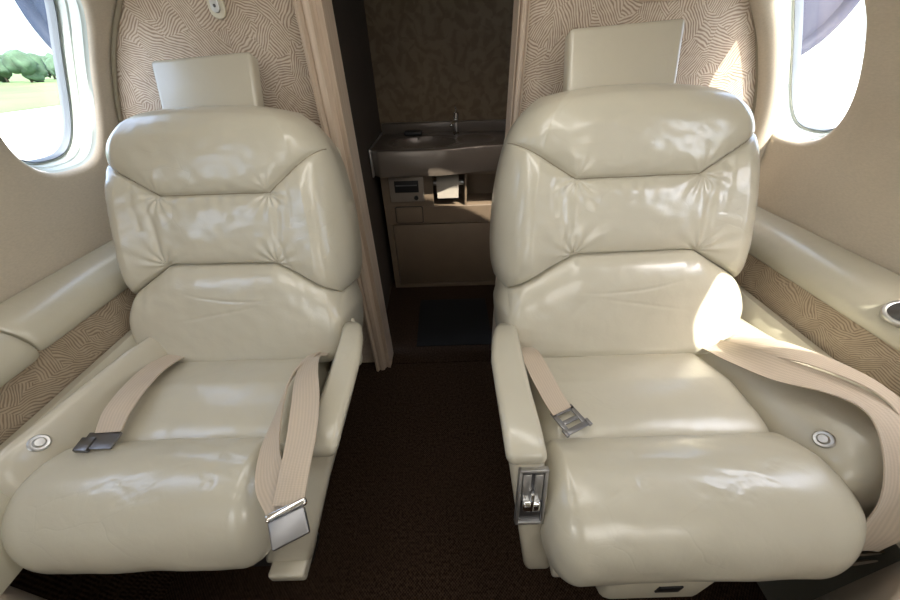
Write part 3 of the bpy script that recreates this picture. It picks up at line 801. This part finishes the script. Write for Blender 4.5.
    if s < 0: secc[:, 0] = .205 + (secc[:, 0] - .192) * .52
    for k, y in enumerate(np.linspace(.225, .66, 40)):
        e = min((y - .225) / .06, 1.0); kf = float(fq(e)); dxs = -(.08 if s > 0 else .17) * (min(y, .52) - .30)
        zz = 0 if y < .5 else -.03 * (y - .5) / .16
        rows.append([wv(x + dxs, y, .40 + (z - .40 + zz) * (.45 + .55 * kf)) for x, z in secc])
    bm = bmesh.new(); vs = grid(bm, np.array(rows)); bm.faces.new(vs[0][::-1]); bm.faces.new(vs[-1])
    oarm = link('outboard_arm', bm, LEATHER2, root, True, 60)
    nrm = Vector((-s * .78, -.12, .60)).normalized()
    bpos = Vector(wv(.2255, .300, .520)) + nrm * -.0025 if s > 0 else Vector(wv(.2340, .303, .5405)) - nrm * .001
    bm = bmesh.new(); lathe(bm, [(.0001, .0), (.0135, .0), (.0140, .003), (.012, .0050), (.0095, .0045), (.0085, .0045), (.0080, .007), (.0060, .009), (.0001, .0092)], bpos, nrm, 32)
    bt = link('push_button', bm, METAL, oarm, True, 40); bt['label'] = 'round silver push button'
    # low outboard side panel
    bm = bmesh.new(); box(bm, (.20, .24, .24 if s > 0 else .34), (.255, .62, .41), .01, 3)
    for v in bm.verts: v.co = Vector(wv(*v.co))
    link('side_panel', bm, PLASTIC, root, True, 40)
    return root

R_ = make_seat(1, .385, 0, 1.0, 20, 'cream leather aircraft seat right of the aisle, recline control in its arm', 'right')
L_ = make_seat(-1, -.478, .022, .935, 21.5, 'cream leather aircraft seat left of the aisle, square belt buckle over its arm', 'left', kh=1.0)

# ---- small fittings under the seats
def part(name, lo, hi, m, parent, bev=.004, label=None):
    o = abox(name, lo, hi, m, parent, bev, 3)
    if label: o['label'] = label
    return o
part('front_foot', (.158, .178, .322), (.235, .26, .352), LEATHER2, R_, .006)
bx = part('lower_box', (.262, .170, .20), (.455, .30, .335), PLASTIC, R_, .02)
part('indicator_window', (.350, .1675, .262), (.392, .1715, .290), BLACK, bx, .001, 'small dark indicator window')
part('front_foot', (-.350, .20, .262), (-.283, .27, .290), LEATHER2, L_, .006)
part('lower_box', (-.62, .24, .20), (-.30, .30, .335), BLACK, L_, .01)

# ---- belts
def buckle(parent, c, e1, e2, w_, l_, name='buckle'):
    e1 = Vector(e1).normalized(); e3 = e1.cross(Vector(e2)).normalized(); e2 = e3.cross(e1)
    if e3.z < 0: e3 = -e3; 
    M4 = Matrix(((e1.x, e2.x, e3.x, c[0]), (e1.y, e2.y, e3.y, c[1]), (e1.z, e2.z, e3.z, c[2]), (0, 0, 0, 1)))
    return M4
# left seat, aisle side: strap loop with lift-lever buckle
b1 = ribbon('seat_belt', [((-.304, .575, .490), (1, .1, 0), .8), ((-.300, .535, .512), (1, .1, .1)), ((-.288, .485, .553), (1, .15, .35)), ((-.262, .41, .590), (1, .1, .25)), ((-.238, .345, .604), (1, .0, .1)), ((-.224, .285, .603), (1, -.05, 0)), ((-.221, .235, .592), (1, -.25, 0)), ((-.222, .200, .575), (1, -.3, 0))], .043, BELT, L_)
b2 = ribbon('seat_belt', [((-.316, .575, .490), (1, .1, 0), .7), ((-.314, .52, .520), (1, .1, .5), .8), ((-.306, .43, .560), (.6, .1, .8), .8), ((-.292, .345, .574), (.6, .1, .8), .8), ((-.280, .280, .572), (.9, .25, .4), .85), ((-.264, .240, .566), (1, .5, .1)), ((-.240, .212, .562), (1, .6, 0)), ((-.226, .196, .562), (1, .3, 0))], .043, BELT, L_)
M4 = buckle(b1, (-.2125, .178, .572), (1, .50, .0), (0.45, -1, -.35), .05, .05)
bm = bmesh.new(); box(bm, (-.022, -.013, .0), (.022, .019, .009), .0025, 3, mat4=M4); bk_ = link('buckle', bm, GUNMETAL, b1, True, 40); bk_['label'] = 'square silver lift lever buckle'
bm = bmesh.new(); box(bm, (-.025, -.024, -.005), (.025, -.014, .005), .003, 3, mat4=M4); box(bm, (-.020, -.018, -.006), (.020, .016, .0), .002, 2, mat4=M4); link('buckle_hinge', bm, CHROME, bk_, True, 40)
# left seat, outboard side
b3 = ribbon('seat_belt', [((-.630, .62, .470), (1, -.1, 0), .9), ((-.635, .560, .505), (1, -.2, 0)), ((-.634, .500, .524), (1, -.15, -.1)), ((-.617, .435, .542), (1, -.05, -.2)), ((-.610, .385, .542), (1, 0, -.15)), ((-.608, .350, .528), (1, 0, 0))], .043, BELT, L_)
M4 = buckle(b3, (-.610, .336, .522), (1, .05, -.1), (.1, -1, -.1), .05, .05)
bm = bmesh.new(); box(bm, (-.030, -.016, -.002), (.022, .014, .003), .0015, 2, mat4=M4); box(bm, (-.034, -.006, -.004), (-.012, .018, .006), .002, 2, mat4=M4)
link('belt_tongue', bm, DKMETAL, b3, True, 40)
# right seat, aisle side: short strap with tongue
b4 = ribbon('seat_belt', [((.160, .60, .485), (1, .0, .2), .9), ((.158, .545, .512), (1, .1, .1)), ((.160, .49, .548), (1, .2, -.1)), ((.170, .432, .548), (1, .35, -.05)), ((.186, .388, .532), (1, .4, 0)), ((.196, .366, .524), (1, .4, 0))], .042, BELT, R_)
M4 = buckle(b4, (.206, .349, .522), (1, .45, 0), (.42, -1, 0), .05, .05)
bm = bmesh.new(); TH = .0035
for lo, hi in [((-.024, .012), (.024, .022)), ((-.024, -.022), (-.015, .014)), ((.015, -.022), (.024, .014)), ((-.024, -.026), (.024, -.016)), ((-.016, -.004), (.016, .004))]:
    box(bm, (lo[0], lo[1], -TH / 2), (hi[0], hi[1], TH / 2), .001, 2, mat4=M4)
for lo, hi in [((-.028, .010), (-.022, .024)), ((.022, .010), (.028, .024))]: box(bm, (lo[0], lo[1], -TH / 2), (hi[0], hi[1], TH / 2 + .002), .001, 2, mat4=M4)
tg_ = link('belt_tongue', bm, GUNMETAL, b4, True, 40); tg_['label'] = 'flat silver belt tongue'
# right seat, outboard side: wide webbing thrown over the bolster
b5 = ribbon('shoulder_harness', [((.575, .60, .475), (1, .4, .1), .7), ((.580, .535, .508), (.8, .6, .2), .8), ((.580, .465, .545), (.5, .85, .2), .9), ((.596, .405, .568), (.35, .9, .1)), ((.622, .350, .590), (.55, .8, 0)), ((.638, .300, .596), (.95, .3, -.1)), ((.640, .255, .572), (1, .0, -.15), 1.1), ((.644, .215, .515), (1, -.1, -.1), 1.25), ((.656, .198, .440), (1, -.1, 0), 1.3), ((.664, .192, .365), (1, 0, 0), 1.2)], .050, BELT, R_, 90, curl=.005)
b6 = ribbon('shoulder_harness', [((.600, .52, .535), (.6, .9, .2), .7), ((.620, .448, .585), (.4, .9, 0), .9), ((.652, .390, .604), (.5, .85, -.2)), ((.680, .335, .606), (.8, .6, -.3), 1.1), ((.694, .285, .585), (1, .2, -.2), 1.1), ((.694, .235, .52), (1, 0, -.1), 1.1), ((.696, .208, .43), (1, 0, 0), 1.0)], .050, BELT, R_, 80, curl=-.005)
bm = bmesh.new()
tube(bm, [(.655, .193, .340), (.70, .194, .341), (.728, .195, .342)], .0035, 10, 12); tube(bm, [(.64, .184, .322), (.68, .186, .323), (.724, .190, .323)], .004, 10, 12)
box(bm, (.640, .178, .312), (.658, .198, .340), .004, 3)
rd = link('harness_bracket', bm, CHROME, b5, True, 40); rd['label'] = 'thin chrome harness bracket'

# ------------------------------------------------------------------ padded corners of the facing seats at the bottom of the frame
def corner_pad(s, label):
    root = empty('facing_seat_arm', (s * .62, .08, 0), label=label, cat='seat arm')
    bm = bmesh.new()
    prism(bm, [(s * .575, .104), (s * .64, .130), (s * .69, .155), (s * .735, .180), (s * .735, -.1), (s * .56, -.1)], 'z', .0, .40, .012, 4)
    link('arm_panel', bm, plain('tan vinyl ' + ('a' if s < 0 else 'b'), (.50, .42, .33), .5), root, True, 50)
    bm = bmesh.new(); tube(bm, [(s * .60, .096, .4015), (s * .66, .122, .4015), (s * .72, .152, .4015)], .0025, 8, 12); link('seam_line', bm, BLACK, root)
corner_pad(-1, 'tan padded arm corner in the bottom left corner of the picture')
corner_pad(1, 'tan padded arm corner with a dark seam in the bottom right corner of the picture')

# ------------------------------------------------------------------ outside
GZ = -1.15
bm = bmesh.new(); grid(bm, np.array([[(x, y, GZ) for x in np.linspace(-300, 300, 8)] for y in np.linspace(-200, 400, 8)]))
tag(link('ground', bm, plain('pale concrete apron', (.62, .61, .58), .9, 0, .08, .3)), 'pale concrete apron outside', 'ground', kind='structure')
bm = bmesh.new(); grid(bm, np.array([[(x, y, GZ + .02) for x in np.linspace(-220, -26, 8)] for y in np.linspace(-60, 250, 8)]))
tag(link('grass_field', bm, plain('mown grass', (.085, .14, .04), .95, 0, .35, .12)), 'mown green grass field beyond the apron', 'grass', kind='stuff')
TRL = plain('tree foliage', (.04, .08, .045), .9, 0, .5, .8, .5, 3); TRB = plain('bark', (.12, .09, .06), .9)
kinds = ['lowest', 'broad', 'tall', 'rounded']
def tree(x, y, h, rad, label):
    root = empty('tree', (x, y, GZ), label=label, cat='tree', group='trees beyond the grass field')
    bm = bmesh.new(); tube(bm, [(x, y, GZ), (x + .1, y, GZ + h * .3), (x, y, GZ + h * .55)], .18, 8, 8); link('trunk', bm, TRB, root)
    bm = bmesh.new()
    for k in range(7):
        c = Vector((x + random.uniform(-.6, .6) * rad, y + random.uniform(-.6, .6) * rad, GZ + h * random.uniform(.24, .66)))
        r = bmesh.ops.create_icosphere(bm, subdivisions=3, radius=rad * random.uniform(.45, .7))
        for v in r['verts']:
            v.co = v.co * (1 + .28 * noise.noise(v.co * 1.3 + c) + .12 * noise.noise(v.co * 4 + c)) + c
    link('crown', bm, TRL, root)
for i in range(30):
    x = -72 + (4 if i % 2 else -4); y = 10 + i * 4.4 + random.uniform(-.3, .3)
    tree(x, y, random.uniform(4.4, 5.8), random.uniform(2.1, 2.3), 'leafy green tree in the distant tree line seen through the left window')
COWL = plain('grey blue engine cowl paint', (.022, .032, .055), .55, 0, .03); COWL2 = plain('pale lilac grey engine cowl paint', (.045, .045, .065), .55, 0, .03)
for m_ in (COWL, COWL2): m_.node_tree.nodes['Principled BSDF'].inputs['Specular IOR Level'].default_value = .15; INT = plain('blue grey intake', (.05, .06, .09), .6)
def nacelle(s, c, label):
    def lathe_(bm, pf, *a): lathe(bm, [(r * .98, h) for r, h in pf], *a)
    root = empty('engine_nacelle', c, label=label, cat='engine')
    bm = bmesh.new(); lathe_(bm, [(.43, .04), (.47, .12), (.50, .30), (.53, .7), (.52, 1.3), (.42, 2.0), (.30, 2.5), (.26, 2.5), (.25, 2.3)], c, (0, 1, 0), 56); link('cowl', bm, COWL if s < 0 else COWL2, root, True, 60)
    bm = bmesh.new(); lathe_(bm, [(.36, .05), (.37, .015), (.39, .0), (.415, .008), (.43, .04)], c, (0, 1, 0), 56)
    bmesh.ops.delete(bm, geom=[f for f in bm.faces if len(f.verts) > 4], context='FACES_ONLY'); link('intake_lip', bm, COWL if s < 0 else COWL2, root)
    bm = bmesh.new(); lathe_(bm, [(.36, .05), (.34, .15), (.35, .45), (.0001, .46)], c, (0, 1, 0), 56)
    bmesh.ops.delete(bm, geom=[f for f in bm.faces if len(f.verts) > 4], context='FACES_ONLY'); link('intake_duct', bm, INT, root, True, 60)
    bm = bmesh.new(); lathe_(bm, [(.0001, .25), (.06, .30), (.10, .40), (.11, .46)], c, (0, 1, 0), 32); link('spinner', bm, DKMETAL, root)
nacelle(-1, (-1.60, 2.14, 1.29), 'blue grey jet engine nacelle outside the left window')
nacelle(1, (1.66, 2.14, 1.33), 'pale grey jet engine nacelle outside the right window')
